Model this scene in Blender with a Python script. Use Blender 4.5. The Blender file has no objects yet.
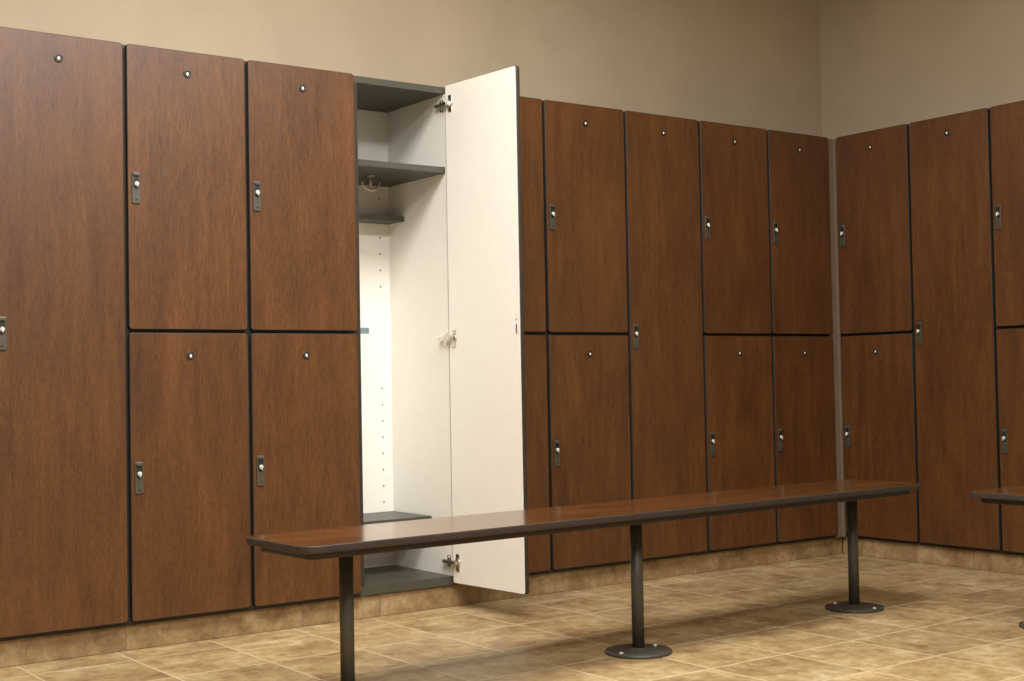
import bpy, bmesh, math
from mathutils import Vector, Matrix

S = bpy.context.scene
COL = S.collection
PI = math.pi

# ------------------------------------------------------------------ measures (metres, floor at z = 0)
FZ = 0.092                    # underside of the doors above the floor
H = 1.80                      # door height of a full locker
W = 0.4113                    # locker width, back row
WR = 0.4008                   # locker width, right row
XR = 3.3053                   # door plane of the right row
YR = -0.0105                  # start of the right row
XE = 3.2724                   # end of the back row
T = 0.017                     # door thickness
CF = 0.020                    # carcass front behind the door plane
D = 0.435                     # carcass depth
WALL = 0.47                   # wall behind the door plane
TOE = 0.030                   # recess of the tiled base
GAP = 0.012
CEIL = 3.05
X0, Y0 = -4.6, -7.6           # far ends of the room

# ------------------------------------------------------------------ node helpers
def new_mat(name):
    m = bpy.data.materials.new(name); m.use_nodes = True
    nt = m.node_tree; nt.nodes.clear()
    out = nt.nodes.new('ShaderNodeOutputMaterial')
    b = nt.nodes.new('ShaderNodeBsdfPrincipled')
    nt.links.new(b.outputs[0], out.inputs[0])
    return m, nt, b

def srgb(r, g, b):
    f = lambda c: (c/255/12.92) if c/255 <= .04045 else ((c/255+.055)/1.055)**2.4
    return (f(r), f(g), f(b), 1)

def N(nt, t, **kw):
    n = nt.nodes.new(t)
    for k, v in kw.items(): setattr(n, k, v)
    return n

def inp(nt, sock, v):
    if hasattr(v, 'default_value') or hasattr(v, 'is_linked'): nt.links.new(v, sock)
    else: sock.default_value = v

def mth(nt, op, a, b=None, c=None, clamp=False):
    n = N(nt, 'ShaderNodeMath', operation=op); n.use_clamp = clamp
    inp(nt, n.inputs[0], a)
    if b is not None: inp(nt, n.inputs[1], b)
    if c is not None: inp(nt, n.inputs[2], c)
    return n.outputs[0]

def mapping(nt, vec, scale=(1,1,1), loc=(0,0,0), rot=(0,0,0)):
    n = N(nt, 'ShaderNodeMapping'); nt.links.new(vec, n.inputs[0])
    inp(nt, n.inputs['Location'], loc); n.inputs['Rotation'].default_value = rot; n.inputs['Scale'].default_value = scale
    return n.outputs[0]

def noise(nt, vec, scale, detail=4, rough=.55, dist=0):
    n = N(nt, 'ShaderNodeTexNoise'); nt.links.new(vec, n.inputs['Vector'])
    n.inputs['Scale'].default_value = scale; n.inputs['Detail'].default_value = detail
    n.inputs['Roughness'].default_value = rough; n.inputs['Distortion'].default_value = dist
    return n.outputs[0]

def ramp(nt, fac, stops):
    n = N(nt, 'ShaderNodeValToRGB'); nt.links.new(fac, n.inputs[0])
    e = n.color_ramp.elements
    while len(e) < len(stops): e.new(.5)
    for i, (p, c) in enumerate(stops): e[i].position = p; e[i].color = c
    return n.outputs[0]

def mix(nt, fac, a, b, mode='MIX'):
    n = N(nt, 'ShaderNodeMix', data_type='RGBA', blend_type=mode)
    inp(nt, n.inputs[0], fac); inp(nt, n.inputs[6], a); inp(nt, n.inputs[7], b)
    return n.outputs[2]

def bump(nt, b, h, strength, dist=.002):
    n = N(nt, 'ShaderNodeBump'); nt.links.new(h, n.inputs['Height'])
    n.inputs['Strength'].default_value = strength; n.inputs['Distance'].default_value = dist
    nt.links.new(n.outputs[0], b.inputs['Normal'])

def coord(nt): return N(nt, 'ShaderNodeTexCoord').outputs['Object']

# ------------------------------------------------------------------ materials
def wood(name, along, dark, mid, lite, rough, spec=.5, pores=.46, detail=5):
    """laminate with fine grain running along the given axis"""
    m, nt, b = new_mat(name)
    c = coord(nt)
    rnd = N(nt, 'ShaderNodeObjectInfo').outputs['Random']
    off = N(nt, 'ShaderNodeCombineXYZ')
    for i, k in enumerate((37., 11., 53.)): nt.links.new(mth(nt, 'MULTIPLY', rnd, k), off.inputs[i])
    v = N(nt, 'ShaderNodeVectorMath', operation='ADD'); nt.links.new(c, v.inputs[0]); nt.links.new(off.outputs[0], v.inputs[1])
    v = v.outputs[0]
    def sc(across, al): return tuple(al if i == along else across for i in range(3))
    g1 = noise(nt, mapping(nt, v, sc(30, 3.2) if pores else sc(9, 2)), 1, detail, .62, .8)
    g2 = noise(nt, mapping(nt, v, sc(330, 40)), 1, 3, .65, .4)
    g3 = noise(nt, mapping(nt, v, sc(6, 1.8)), 1, 3, .5, .9)
    t = mth(nt, 'ADD', mth(nt, 'MULTIPLY', g1, .76-pores), mth(nt, 'ADD', mth(nt, 'MULTIPLY', g2, pores), mth(nt, 'MULTIPLY', g3, .24)))
    col = ramp(nt, t, [(.36, dark), (.50, mid), (.64, lite)])
    nt.links.new(col, b.inputs['Base Color'])
    b.inputs['Roughness'].default_value = rough
    b.inputs['Specular IOR Level'].default_value = spec
    return m

def plain(name, col, rough, metal=0., var=.06, scale=30, spec=.5):
    m, nt, b = new_mat(name)
    n = noise(nt, coord(nt), scale, 3)
    d = tuple(c*(1-var) for c in col[:3])+(1,); l = tuple(min(1, c*(1+var)) for c in col[:3])+(1,)
    nt.links.new(ramp(nt, n, [(.35, d), (.65, l)]), b.inputs['Base Color'])
    b.inputs['Roughness'].default_value = rough; b.inputs['Metallic'].default_value = metal
    b.inputs['Specular IOR Level'].default_value = spec
    return m

def stone(nt, c, seed):
    """mottled tan travertine look; returns colour and a height"""
    a = noise(nt, mapping(nt, c, loc=seed), 5.5, 6, .64, .4)
    bb = noise(nt, mapping(nt, c, loc=seed, scale=(1, 1.0, 1)), 24, 7, .75, .2)
    t = mth(nt, 'ADD', mth(nt, 'MULTIPLY', a, .5), mth(nt, 'MULTIPLY', bb, .5))
    col = ramp(nt, t, [(.35, srgb(116, 90, 58)), (.45, srgb(148, 122, 84)), (.54, srgb(170, 146, 104)), (.65, srgb(198, 180, 144))])
    return col, bb

def floor_mat():
    m, nt, b = new_mat('floor_tile')
    P = 0.3045
    c = mapping(nt, coord(nt), loc=(0, 0, 0), rot=(0, 0, 0))
    # rotate the tile grid a little and start it at a grout crossing
    r = N(nt, 'ShaderNodeVectorRotate', rotation_type='Z_AXIS'); nt.links.new(c, r.inputs['Vector'])
    r.inputs['Center'].default_value = (2.075, -1.325, 0); r.inputs['Angle'].default_value = -0.008
    s = N(nt, 'ShaderNodeSeparateXYZ'); nt.links.new(r.outputs[0], s.inputs[0])
    u = mth(nt, 'DIVIDE', mth(nt, 'SUBTRACT', s.outputs[0], 2.075), .300); v = mth(nt, 'DIVIDE', mth(nt, 'SUBTRACT', s.outputs[1], -1.325), P)
    def edge(w): # distance to nearest grout line in metres
        return mth(nt, 'MULTIPLY', mth(nt, 'ABSOLUTE', mth(nt, 'SUBTRACT', w, mth(nt, 'ROUND', w))), P)
    e = mth(nt, 'MINIMUM', edge(u), edge(v))
    wob = mth(nt, 'MULTIPLY', mth(nt, 'SUBTRACT', noise(nt, c, 60, 2), .5), .002)
    g = N(nt, 'ShaderNodeMapRange'); nt.links.new(mth(nt, 'ADD', e, wob), g.inputs[0])
    g.inputs[1].default_value = .0021; g.inputs[2].default_value = .0040
    grout = g.outputs[0]
    cell = N(nt, 'ShaderNodeCombineXYZ'); nt.links.new(mth(nt, 'FLOOR', u), cell.inputs[0]); nt.links.new(mth(nt, 'FLOOR', v), cell.inputs[1])
    wn = N(nt, 'ShaderNodeTexWhiteNoise', noise_dimensions='3D'); nt.links.new(cell.outputs[0], wn.inputs['Vector'])
    sd = N(nt, 'ShaderNodeVectorMath', operation='SCALE'); nt.links.new(wn.outputs['Color'], sd.inputs[0]); sd.inputs['Scale'].default_value = 40
    col, h = stone(nt, c, sd.outputs[0])
    tone = mth(nt, 'ADD', mth(nt, 'MULTIPLY', wn.outputs['Value'], .22), .86)
    col = mix(nt, 1.0, col, N(nt, 'ShaderNodeCombineColor').outputs[0], 'MULTIPLY')
    cc = col.node.inputs[7].links[0].from_node
    for i in range(3): nt.links.new(tone, cc.inputs[i])
    col = mix(nt, grout, srgb(194, 177, 142), col)
    nt.links.new(col, b.inputs['Base Color'])
    b.inputs['Roughness'].default_value = .42
    b.inputs['Specular IOR Level'].default_value = .5
    hh = mth(nt, 'ADD', mth(nt, 'MULTIPLY', grout, 1.0), mth(nt, 'MULTIPLY', h, .25))
    bump(nt, b, hh, .35, .003)
    return m

def base_mat(name, axis, start, pitch):
    m, nt, b = new_mat(name)
    c = coord(nt)
    s = N(nt, 'ShaderNodeSeparateXYZ'); nt.links.new(c, s.inputs[0])
    u = mth(nt, 'DIVIDE', mth(nt, 'SUBTRACT', s.outputs[axis], start), pitch)
    e = mth(nt, 'MULTIPLY', mth(nt, 'ABSOLUTE', mth(nt, 'SUBTRACT', u, mth(nt, 'ROUND', u))), pitch)
    g = N(nt, 'ShaderNodeMapRange'); nt.links.new(e, g.inputs[0]); g.inputs[1].default_value = .0016; g.inputs[2].default_value = .003
    cell = N(nt, 'ShaderNodeCombineXYZ'); nt.links.new(mth(nt, 'FLOOR', u), cell.inputs[0])
    wn = N(nt, 'ShaderNodeTexWhiteNoise', noise_dimensions='3D'); nt.links.new(cell.outputs[0], wn.inputs['Vector'])
    sd = N(nt, 'ShaderNodeVectorMath', operation='SCALE'); nt.links.new(wn.outputs['Color'], sd.inputs[0]); sd.inputs['Scale'].default_value = 40
    col, h = stone(nt, c, sd.outputs[0])
    col = mix(nt, 1.0, col, (.76, .71, .68, 1), 'MULTIPLY')
    col = mix(nt, g.outputs[0], srgb(128, 108, 88), col)
    nt.links.new(col, b.inputs['Base Color']); b.inputs['Roughness'].default_value = .5
    bump(nt, b, mth(nt, 'ADD', g.outputs[0], mth(nt, 'MULTIPLY', h, .3)), .3, .002)
    return m

def paint(name, col):
    m, nt, b = new_mat(name)
    c = coord(nt)
    n = noise(nt, c, 2.2, 5, .6, .4); n2 = noise(nt, c, 160, 3)
    d = tuple(x*.95 for x in col[:3])+(1,); l = tuple(min(1, x*1.05) for x in col[:3])+(1,)
    nt.links.new(ramp(nt, n, [(.35, d), (.65, l)]), b.inputs['Base Color'])
    b.inputs['Roughness'].default_value = .75; b.inputs['Specular IOR Level'].default_value = .25
    bump(nt, b, n2, .12, .001)
    return m

M = {}
M['wood'] = wood('door_laminate', 2, srgb(58, 33, 14), srgb(84, 50, 20), srgb(106, 67, 29), .42, .6)
M['bench'] = wood('bench_laminate', 0, srgb(72, 42, 19), srgb(84, 50, 23), srgb(95, 59, 29), .16, .8, .0, 1)
M['edge'] = plain('dark_edge_band', srgb(54, 46, 39), .5, spec=.35)
M['charcoal'] = plain('charcoal_melamine', srgb(68, 67, 56), .42)
M['dark'] = plain('near_black_board', srgb(38, 36, 31), .5)
M['white'] = plain('white_melamine', srgb(243, 240, 232), .38, var=.01)
M['bore'] = plain('bored_hole', srgb(90, 84, 74), .7)
M['plate'] = plain('pewter_plate', srgb(96, 93, 84), .42, .6)
M['recess'] = plain('finger_recess', srgb(26, 24, 20), .6)
M['chrome'] = plain('bright_nickel', srgb(228, 224, 214), .24, 1., .03)
M['bright'] = plain('bright_zinc', srgb(214, 212, 204), .35, .5, .03)
M['zinc'] = plain('zinc_steel', srgb(160, 186, 200), .35, .7)
M['hook'] = plain('dull_nickel', srgb(176, 170, 154), .34, .9)
M['tag'] = plain('number_tag_white', srgb(238, 236, 226), .4, var=.02)
M['ring'] = plain('black_plastic', srgb(40, 36, 32), .4)
M['post'] = plain('powder_coated_steel', srgb(70, 65, 56), .5, .1)
M['filler'] = plain('greige_laminate', srgb(118, 102, 86), .5)
M['wall'] = paint('beige_paint', srgb(181, 165, 141))
M['ceil'] = paint('ceiling_paint', srgb(236, 230, 216))
M['floor'] = floor_mat()
M['base_back'] = base_mat('base_tile_back', 0, -.0033, .3036)
M['base_right'] = base_mat('base_tile_right', 1, -.0817, .2908)
M['frame'] = plain('lamp_frame_white', srgb(236, 236, 232), .4)
LAMP = (1.0, .98, .94, 1)
def emit(name, col, k):
    m, nt, b = new_mat(name)
    nt.links.new(N(nt, 'ShaderNodeRGB').outputs[0], b.inputs['Emission Color'])
    b.inputs['Emission Color'].links[0].from_node.outputs[0].default_value = col
    b.inputs['Base Color'].default_value = (.9, .9, .88, 1)
    b.inputs['Emission Strength'].default_value = k
    return m
M['diffuser'] = emit('lamp_diffuser', LAMP, 3.0)

# ------------------------------------------------------------------ mesh helpers
def box(bm, x0, x1, y0, y1, z0, z1, mi=0, bev=0., segs=2):
    r = bmesh.ops.create_cube(bm, size=1)
    vs = r['verts']
    for v in vs: v.co = Vector(((x0+x1)/2+v.co.x*(x1-x0), (y0+y1)/2+v.co.y*(y1-y0), (z0+z1)/2+v.co.z*(z1-z0)))
    fs = set(f for v in vs for f in v.link_faces)
    for f in fs: f.material_index = mi
    if bev:
        es = list(set(e for v in vs for e in v.link_edges))
        r = bmesh.ops.bevel(bm, geom=es, offset=bev, segments=segs, affect='EDGES', clamp_overlap=True)
        for f in r['faces']: f.material_index = mi
    return fs

def rrect(w, h, r, n=6):
    pts = []
    for cx, cy, a0 in ((w/2-r, h/2-r, 0), (-w/2+r, h/2-r, PI/2), (-w/2+r, -h/2+r, PI), (w/2-r, -h/2+r, 1.5*PI)):
        for i in range(n+1):
            a = a0 + PI/2*i/n
            pts.append((cx+r*math.cos(a), cy+r*math.sin(a)))
    return pts

def slab(bm, w, h, t, r, b, mats, place, n=6, nb=3):
    """rounded rectangle slab; place(u, v, d) -> xyz, d = 0 at the front face; mats = front, edge, back; b = edge rounding"""
    rings = []
    prof = [(b*(1-math.sin(PI/2*i/nb)), b*(1-math.cos(PI/2*i/nb))) for i in range(nb+1)]   # inset, depth
    prof += [(i, t-d) for i, d in reversed(prof)]
    for ins, d in prof:
        rings.append([bm.verts.new(place(u, v, d)) for u, v in rrect(w-2*ins, h-2*ins, max(r-ins, .0006), n)])
    k = len(rings[0])
    for a, c in zip(rings, rings[1:]):
        for i in range(k):
            f = bm.faces.new((a[i], a[(i+1) % k], c[(i+1) % k], c[i])); f.material_index = mats[1]; f.smooth = True
    f = bm.faces.new(rings[0]); f.material_index = mats[0]
    f = bm.faces.new(list(reversed(rings[-1]))); f.material_index = mats[2]

def lathe(bm, prof, mat4=Matrix(), mi=0, n=32, smooth=True):
    """prof = (radius, height) pairs from one cap to the other, revolved about local z"""
    rings = []
    for r, z in prof:
        rings.append([bm.verts.new(mat4 @ Vector((r*math.cos(2*PI*i/n), r*math.sin(2*PI*i/n), z))) for i in range(n)])
    for a, c in zip(rings, rings[1:]):
        for i in range(n):
            f = bm.faces.new((a[i], a[(i+1) % n], c[(i+1) % n], c[i])); f.material_index = mi; f.smooth = smooth
    f = bm.faces.new(rings[0]); f.material_index = mi
    f = bm.faces.new(list(reversed(rings[-1]))); f.material_index = mi

def tube(bm, pts, rad, mi=0, n=10):
    pts = [Vector(p) for p in pts]
    rings = []
    up = Vector((.13, .97, .2)).normalized()
    for i, p in enumerate(pts):
        d = (pts[min(i+1, len(pts)-1)] - pts[max(i-1, 0)]).normalized()
        a = d.cross(up).normalized(); c = d.cross(a).normalized()
        r = rad[i] if isinstance(rad, (list, tuple)) else rad
        rings.append([bm.verts.new(p + a*r*math.cos(2*PI*k/n) + c*r*math.sin(2*PI*k/n)) for k in range(n)])
    for a, c in zip(rings, rings[1:]):
        for k in range(n):
            f = bm.faces.new((a[k], a[(k+1) % n], c[(k+1) % n], c[k])); f.material_index = mi; f.smooth = True
    bm.faces.new(rings[0]).material_index = mi; bm.faces.new(list(reversed(rings[-1]))).material_index = mi

def obj(name, bm, mats, parent=None):
    bmesh.ops.recalc_face_normals(bm, faces=bm.faces)
    me = bpy.data.meshes.new(name); bm.to_mesh(me); bm.free()
    for m in (mats if isinstance(mats, (list, tuple)) else [mats]): me.materials.append(m)
    o = bpy.data.objects.new(name, me); COL.objects.link(o)
    if parent: o.parent = parent
    return o

def thing(name, label, cat, loc=(0,0,0), rz=0, group=None):
    o = bpy.data.objects.new(name, None); COL.objects.link(o)
    o.location = loc; o.rotation_euler = (0, 0, rz); o.empty_display_size = .1
    o['label'] = label; o['category'] = cat
    if group: o['group'] = group
    return o

def struct(name, bm, m):
    o = obj(name, bm, m); o['kind'] = 'structure'; return o

def dup(o, parent=None):
    c = o.copy(); COL.objects.link(c)
    if parent: c.parent = parent
    for ch in list(o.children): dup(ch, c)
    return c

# ------------------------------------------------------------------ the room
def sbox(name, m, *a):
    bm = bmesh.new(); box(bm, *a); return struct(name, bm, m)
XW, YW = XR+WALL, WALL
sbox('floor', M['floor'], X0, XW, Y0, YW, -.1, 0)
sbox('ceiling', M['ceil'], X0, XW, Y0, YW, CEIL, CEIL+.1)
sbox('wall_back', M['wall'], X0-.1, XW+.1, YW, YW+.1, -.1, CEIL+.1)
sbox('wall_right', M['wall'], XW, XW+.1, Y0, YW, -.1, CEIL+.1)
sbox('wall_left', M['wall'], X0-.1, X0, Y0, YW, -.1, CEIL+.1)
sbox('wall_front', M['wall'], X0-.1, XW+.1, Y0-.1, Y0, -.1, CEIL+.1)
BH = FZ-.013
bm = bmesh.new(); box(bm, -W-.002, XR+TOE, TOE, WALL-.002, 0, BH, 0, .002); struct('baseboard_back', bm, M['base_back'])
bm = bmesh.new(); box(bm, XR+TOE+.001, XW-.002, YR-3*WR, TOE-.001, 0, BH, 0, .002); struct('baseboard_right', bm, M['base_right'])
# corner filler: an L of two narrow strips between the rows
bm = bmesh.new()
box(bm, XE-.006, XR+CF-.004, .006, CF-.002+.012, BH+.002, FZ+H-.004, 0, .001)
box(bm, XR+.006, XR+CF-.004, YR+.006, .007, BH+.002, FZ+H-.004, 0, .001)
struct('trim_1', bm, M['filler'])

# ------------------------------------------------------------------ doors: number tag, latch plate, lock, built once and copied
# door local frame: x along the width (centre 0), front face at y = 0 looking to -y, z = 0 at the lower edge
def door_mesh(w, h):
    bm = bmesh.new()
    slab(bm, w, h, T, .011, .0024, (0, 1, 2), lambda u, v, d: (u, d, v+h/2))
    return bm

def make_door(w, h, latch_z, parent):
    d = obj('door', door_mesh(w, h), [M['wood'], M['edge'], M['white']], parent)
    # round number tag near the top edge: black rim with a bright centre
    bm = bmesh.new()
    mt = Matrix.Translation((0, 0, h-.0735)) @ Matrix.Rotation(PI/2, 4, 'X')
    lathe(bm, [(.0132, 0), (.0132, .0020), (.0122, .0032), (.0075, .0032), (.0072, .0024)], mt, 0, 28)
    lathe(bm, [(.0044, .0022), (.0044, .0030), (.0038, .0034)], mt @ Matrix.Diagonal((.85, 1.15, 1, 1)), 1, 20)
    obj('number_tag', bm, [M['ring'], M['tag']], d)
    # latch plate with a finger recess
    lx = -w/2 + .0260
    bm = bmesh.new()
    pl = lambda u, v, q: (lx+u, -.0042+q, latch_z+v)
    slab(bm, .027, .099, .0042, .005, .0012, (0, 0, 0), pl, 5, 2)
    # raised lip over the recess and the dark recess itself
    slab(bm, .0225, .010, .0050, .003, .0012, (0, 0, 0), lambda u, v, q: (lx+u, -.0090+q, latch_z+.0425+v), 4, 2)
    slab(bm, .0185, .041, .0012, .007, .0004, (1, 1, 1), lambda u, v, q: (lx+u, -.0050+q, latch_z+.0170+v), 5, 1)
    lathe(bm, [(.0028, 0), (.0028, .0012), (.0018, .0018)], Matrix.Translation((lx, -.0042, latch_z-.037)) @ Matrix.Rotation(PI/2, 4, 'X'), 1, 14)
    obj('latch_plate', bm, [M['plate'], M['recess']], d)
    # nickel lock barrel with a keyed turn piece standing out of the recess
    bm = bmesh.new()
    mt = Matrix.Translation((lx, -.005, latch_z+.012)) @ Matrix.Rotation(PI/2, 4, 'X')
    lathe(bm, [(.0075, 0), (.0075, .004), (.0062, .0055)], mt, 0, 24)
    lathe(bm, [(.001, -.012), (.0022, -.0105), (.0030, -.007), (.0033, 0), (.0030, .007), (.0022, .0105), (.001, .0115)],
          Matrix.Translation((lx+.0005, -.0115, latch_z+.0105)) @ Matrix.Rotation(-.25, 4, 'X') @ Matrix.Diagonal((.7, .7, .85, 1)), 0, 16)
    obj('lock', bm, M['bright'], d)
    return d

def carcass(w, split):
    """board box with an open front: sides, top, bottom, back (and the middle shelf of a two-tier locker)"""
    bm = bmesh.new(); a = w/2-.0006; t = .016; z0, z1 = FZ-.012, FZ+H-.0005
    box(bm, -a, -a+t, CF, D, z0, z1); box(bm, a-t, a, CF, D, z0, z1)
    box(bm, -a+t, a-t, CF, D, z0, z0+.03); box(bm, -a+t, a-t, CF, D, z1-.024, z1)
    box(bm, -a+t, a-t, D-.008, D, z0+.03, z1-.024)
    if split: box(bm, -a+t, a-t, CF, D-.008, FZ+H/2-.012, FZ+H/2+.012)
    return bm

def make_single(w):
    r = thing('locker', '', 'locker')
    obj('carcass', carcass(w, False), M['dark'], r)
    d = make_door(w-GAP, H, .890, r); d.location = (0, 0, FZ)
    return r
def make_double(w):
    r = thing('locker', '', 'locker')
    obj('carcass', carcass(w, True), M['dark'], r)
    hh = H/2-.005
    d = make_door(w-GAP, hh, .443, r); d.location = (0, 0, FZ)
    e = dup(d, r); e.location = (0, 0, FZ+H/2+.005)
    return r

def put(proto, first, x, y, rz, label, group):
    o = proto if first else dup(proto)
    o.location = (x, y, 0); o.rotation_euler = (0, 0, rz); o['label'] = label; o['group'] = group
    return o

GB, GR = 'closed lockers along the back wall', 'closed lockers along the right wall'
sb, db = make_single(W), make_double(W)
put(sb, True, -.5*W, 0, 0, 'tall one-door brown wood locker at the far left end of the back row', GB)
put(sb, False, 5.5*W, 0, 0, 'tall one-door brown wood locker right of the open locker, on the back wall', GB)
for i, (n, lab) in enumerate([
        (0, 'two-tier brown wood locker next to the tall locker at the far left'),
        (1, 'two-tier brown wood locker directly left of the open white locker'),
        (3, 'two-tier brown wood locker mostly hidden behind the swung-open white door'),
        (4, 'two-tier brown wood locker just left of the tall locker beyond the open door'),
        (6, 'two-tier brown wood locker second from the corner on the back wall'),
        (7, 'two-tier brown wood locker at the corner end of the back row')]):
    if n == 7: put(make_double(W-.011), True, 7*W+(W-.011)/2, 0, 0, lab, GB)
    else: put(db, i == 0, (n+.5)*W, 0, 0, lab, GB)
sr, dr = make_single(WR), make_double(WR)
rp = lambda m: (XR, YR-(m+.5)*WR)
put(dr, True, *rp(0), -PI/2, 'two-tier brown wood locker at the corner end of the right wall row', GR)
put(sr, True, *rp(1), -PI/2, 'tall one-door brown wood locker on the right wall between two two-tier lockers', GR)
put(dr, False, *rp(2), -PI/2, 'two-tier brown wood locker on the right wall cut off by the photo edge', GR)

# ------------------------------------------------------------------ the open locker
OX = 2.5*W
ol = thing('locker', 'open locker with white interior, dark shelves and its white-backed door swung wide', 'locker', (OX, 0, 0))
XL, XI = -W/2+.0006, 1.205-OX          # outer left face, inner right face (local)
zb, zt = FZ-.012, FZ+H-.0005
def part(name, mats, *a, bev=.0008, parent=ol):
    bm = bmesh.new(); box(bm, *a, 0, bev); return obj(name, bm, mats, parent)
def panel(name, x0, x1, mi):
    bm = bmesh.new(); box(bm, x0, x1, CF+.0012, D, zb+.0322, zt-.0242, 0); box(bm, x0, x1, CF, CF+.0012, zb+.0322, zt-.0242, mi)
    return obj(name, bm, [M['white'], M['edge']], ol)
panel('side_panel', XL, XL+.016, 1)
panel('side_panel', XI, W/2-.0006, 0)
# back panel with two columns of bored shelf-pin holes
bm = bmesh.new(); box(bm, XL+.016, XI, D-.008, D, zb+.03, zt-.024, 0)
HZ = [.264+.0625*k for k in range(8)] + [1.095+.0633*k for k in range(4)] + [1.437, 1.560]
for hx in (XI-.042, XL+.016+.042):
    for hz in HZ:
        lathe(bm, [(.0034, 0), (.0034, .0006)], Matrix.Translation((hx, D-.008, FZ+hz)) @ Matrix.Rotation(PI/2, 4, 'X'), 1, 12)
obj('back_panel', bm, [M['white'], M['bore']], ol)
part('top_panel', M['charcoal'], XL, W/2-.0006, CF, D, zt-.024, zt)
part('bottom_panel', M['charcoal'], XL, W/2-.0006, CF, D, zb, zb+.032)
part('shelf', M['charcoal'], XL+.0165, XI-.0005, CF+.002, D-.009, FZ+1.484, FZ+1.507, bev=.0015)
part('shelf', M['charcoal'], XL+.0165, XI-.0005, .312, D-.009, FZ+1.338, FZ+1.356, bev=.0015)
part('shelf', M['charcoal'], XL+.0165, XI-.0005, .150, D-.009, FZ+.206, FZ+.228, bev=.0015)
# double coat hook under the upper shelf
bm = bmesh.new(); hx, hy, hz = .993-OX, .20, FZ+1.4838
lathe(bm, [(.014, 0), (.014, -.003), (.010, -.005)], Matrix.Translation((hx, hy, hz)), 0, 24)
tube(bm, [(hx, hy, hz-.003), (hx, hy, hz-.020), (hx, hy, hz-.045)], [.0045, .0035, .0042])
for s in (-1, 1):
    tube(bm, [(hx+s*(.036*math.sin(a)), hy-.004, hz-.024-.030*math.cos(a)+.010*max(0, a-1.2)) for a in [i*1.75/10-.15 for i in range(11)]],
         [.0045]*9+[.004, .0055])
obj('coat_hook', bm, M['hook'], ol)
# zinc strike bracket on the left panel
bm = bmesh.new()
zc = FZ+.907; x0 = XL+.016
box(bm, x0, x0+.0025, .024, .060, zc-.013, zc+.013, 0, .0006)
box(bm, x0, x0+.034, .024, .0265, zc-.011, zc+.011, 0, .0006)
slab(bm, .010, .022, .006, .003, .001, (0, 0, 0), lambda u, v, q: (x0+.031+u, .021+q, zc+v), 4, 2)
obj('strike_bracket', bm, M['zinc'], ol)
# the open door, turned about its right edge
w = W-GAP; th = math.radians(94.4)
d = make_door(w, H+.009, .890, ol)
Rz = Matrix.Rotation(th, 4, 'Z')
tgt = Vector((1.2005-OX, .010, FZ-.004))
loc = tgt - (Rz @ Vector((w/2, T, 0)))
d.matrix_local = Matrix.Translation(loc) @ Rz
d.rotation_euler = (0, 0, th); d.location = loc
inv = (Matrix.Translation(loc) @ Rz).inverted()
# concealed hinges: cup plate on the door, arm, mounting plate on the side panel
for hz in (1.733, .879, .072):
    bm = bmesh.new(); z = FZ+hz
    dx = lambda y: tgt.x + (.010-y)*math.tan(th-PI/2)      # inner door face at a given y
    yd = -.021
    box(bm, dx(yd)-.0030, dx(yd)-.0002, yd-.011, yd+.011, z-.031, z+.031, 0, .0012)
    lathe(bm, [(.0165, 0), (.0165, .004), (.014, .0055)], Matrix.Translation((dx(yd)-.0002, yd, z)) @ Matrix.Rotation(-PI/2, 4, 'Y'), 0, 24)
    box(bm, XI-.0195, XI-.0075, yd+.002, .030, z-.0075, z+.0075, 0, .002)
    box(bm, dx(yd)-.016, dx(yd)-.004, yd-.006, yd+.012, z-.007, z+.007, 0, .002)
    box(bm, XI-.0020, XI-.0002, .018+.008, .050, z-.022, z+.022, 0, .0006)
    box(bm, XI-.0170, XI-.0015, .028, .064, z-.0065, z+.0065, 0, .002)
    lathe(bm, [(.0036, 0), (.0036, .002)], Matrix.Translation((XI-.002, .040, z+.016)) @ Matrix.Rotation(-PI/2, 4, 'Y'), 0, 12)
    lathe(bm, [(.0036, 0), (.0036, .002)], Matrix.Translation((XI-.002, .040, z-.016)) @ Matrix.Rotation(-PI/2, 4, 'Y'), 0, 12)
    bmesh.ops.transform(bm, matrix=inv, verts=bm.verts)
    h = obj('hinge', bm, M['chrome'], d)
# lock keeper plate on the inner face near the free edge
bm = bmesh.new()
slab(bm, .007, .034, .0016, .002, .0005, (0, 0, 0), lambda u, v, q: (-w/2+.021+u, T+.0002+q, .905+v), 3, 1)
lathe(bm, [(.003, 0), (.003, .0014)], Matrix.Translation((-w/2+.021, T+.0001, .938)) @ Matrix.Rotation(-PI/2, 4, 'X'), 0, 12)
obj('lock_keeper', bm, M['hook'], d)

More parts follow.
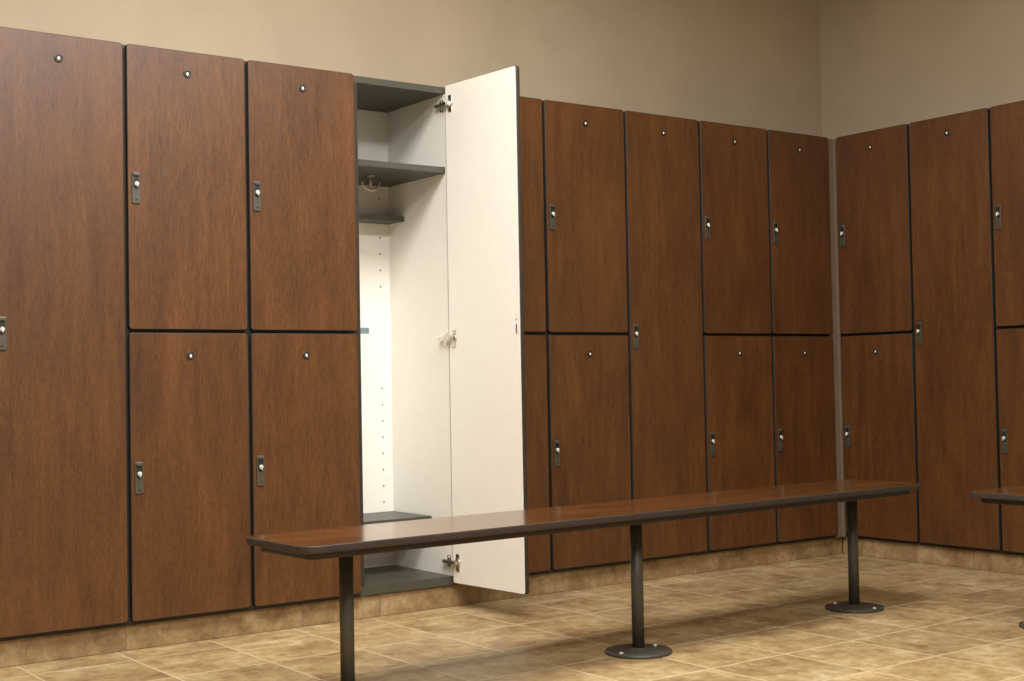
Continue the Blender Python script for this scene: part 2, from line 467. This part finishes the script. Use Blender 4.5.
# ------------------------------------------------------------------ benches
BZ = FZ+.3388                 # bench top height
def make_bench(length, legs, bolts, label, loc, rz, width=.335):
    """local x runs along the bench from one end (0); legs = positions along x"""
    r = thing('bench', label, 'bench', loc, rz)
    bm = bmesh.new()
    slab(bm, length, width, .019, .046, .0030, (0, 1, 1), lambda u, v, q: (length/2+u, v, BZ-q), 10, 4)
    obj('seat', bm, [M['bench'], M['edge']], r)
    bm = bmesh.new()
    slab(bm, length-.06, width-.06, .018, .03, .003, (0, 0, 0), lambda u, v, q: (length/2+u, v, BZ-.0192-q), 8, 3)
    obj('under_board', bm, M['edge'], r)
    lt = BZ-.0364
    for (lx, ly), ba in zip(legs, bolts):
        bm = bmesh.new()
        lathe(bm, [(.0183, .0085), (.0183, lt-.006)], Matrix.Translation((lx, ly, 0)), 0, 28)
        lathe(bm, [(.056, lt-.006), (.058, lt-.0045), (.058, lt)], Matrix.Translation((lx, ly, 0)), 0, 32)
        leg = obj('leg', bm, M['post'], r)
        bm = bmesh.new()
        lathe(bm, [(.1, 0), (.1, .006), (.0985, .0082), (.034, .0092), (.026, .0105), (.0215, .016), (.0190, .0162)], Matrix.Translation((lx, ly, 0)), 0, 48)
        obj('base_plate', bm, M['post'], leg)
        for a in (ba, ba+PI):
            bm = bmesh.new()
            lathe(bm, [(.0072, .0078), (.0068, .0112), (.0040, .0136)],
                  Matrix.Translation((lx+.079*math.cos(a), ly+.079*math.sin(a), 0)), 0, 12)
            obj('bolt', bm, M['bright'], leg)
    return r
ang = .0369
bl = (-.025, -1.0387-.025*ang, 0)
make_bench(2.459, [(.212, 0), (1.194, -.036), (2.260, 0)], [.5, .12, 1.65], 'long brown-topped bench with dark edges standing in front of the back lockers', bl, ang)
make_bench(2.2, [(.195, 0), (1.1, 0), (2.005, 0)], [.5, .5, .5], 'brown-topped bench by the right wall lockers, cut off by the photo edge', (2.416, -1.403, 0), -PI/2)

# ------------------------------------------------------------------ ceiling lights (above the frame)
def ceiling_light(x, y, sx, sy, power, label):
    r = thing('ceiling_light', label, 'ceiling light', (x, y, CEIL-.05), 0, 'recessed ceiling lights')
    bm = bmesh.new()
    a, b_, t = sx/2, sy/2, .03
    box(bm, -a-t, a+t, -b_-t, -b_, 0, .048, 0, .003); box(bm, -a-t, a+t, b_, b_+t, 0, .048, 0, .003)
    box(bm, -a-t, -a, -b_, b_, 0, .048, 0, .003); box(bm, a, a+t, -b_, b_, 0, .048, 0, .003)
    obj('frame', bm, M['frame'], r)
    bm = bmesh.new(); box(bm, -a, a, -b_, b_, .012, .02); obj('diffuser', bm, M['diffuser'], r)
    ld = bpy.data.lights.new('lamp', 'AREA'); ld.shape = 'RECTANGLE'; ld.size = sx-.02; ld.size_y = sy-.02
    ld.energy = power; ld.color = LAMP[:3]
    lo = bpy.data.objects.new('lamp', ld); COL.objects.link(lo); lo.parent = r; lo.location = (0, 0, .008)
    return r
ceiling_light(.3, -1.65, 2.4, 1.0, 134, 'recessed ceiling light over the aisle in front of the open locker')
ceiling_light(-.3, -3.6, 2.4, 1.0, 122, 'recessed ceiling light over the near left of the aisle')

# ------------------------------------------------------------------ world, camera, view
wd = bpy.data.worlds.new('world'); S.world = wd; wd.use_nodes = True
wd.node_tree.nodes['Background'].inputs[0].default_value = (.5, .42, .32, 1)
wd.node_tree.nodes['Background'].inputs[1].default_value = .05
cd = bpy.data.cameras.new('camera'); cam = bpy.data.objects.new('camera', cd); COL.objects.link(cam)
yaw, pit, rol, f = .6293, .0288, -.0184, 1356.93
F = Vector((math.sin(yaw)*math.cos(pit), math.cos(yaw)*math.cos(pit), math.sin(pit)))
R = Vector((math.cos(yaw), -math.sin(yaw), 0)); U = R.cross(F)
R2 = R*math.cos(rol)+U*math.sin(rol); U2 = -R*math.sin(rol)+U*math.cos(rol)
m = Matrix((R2, U2, -F)).transposed().to_4x4()
m.translation = Vector((-1.5128, -4.1051, .7268+FZ))
cam.matrix_world = m
cd.sensor_fit = 'HORIZONTAL'; cd.sensor_width = 36; cd.lens = f/1024*36; cd.clip_start = .05
S.camera = cam
S.view_settings.view_transform = 'Standard'; S.view_settings.look = 'None'
S.view_settings.gamma = 1; S.view_settings.use_curve_mapping = False
S.view_settings.exposure = 0.0
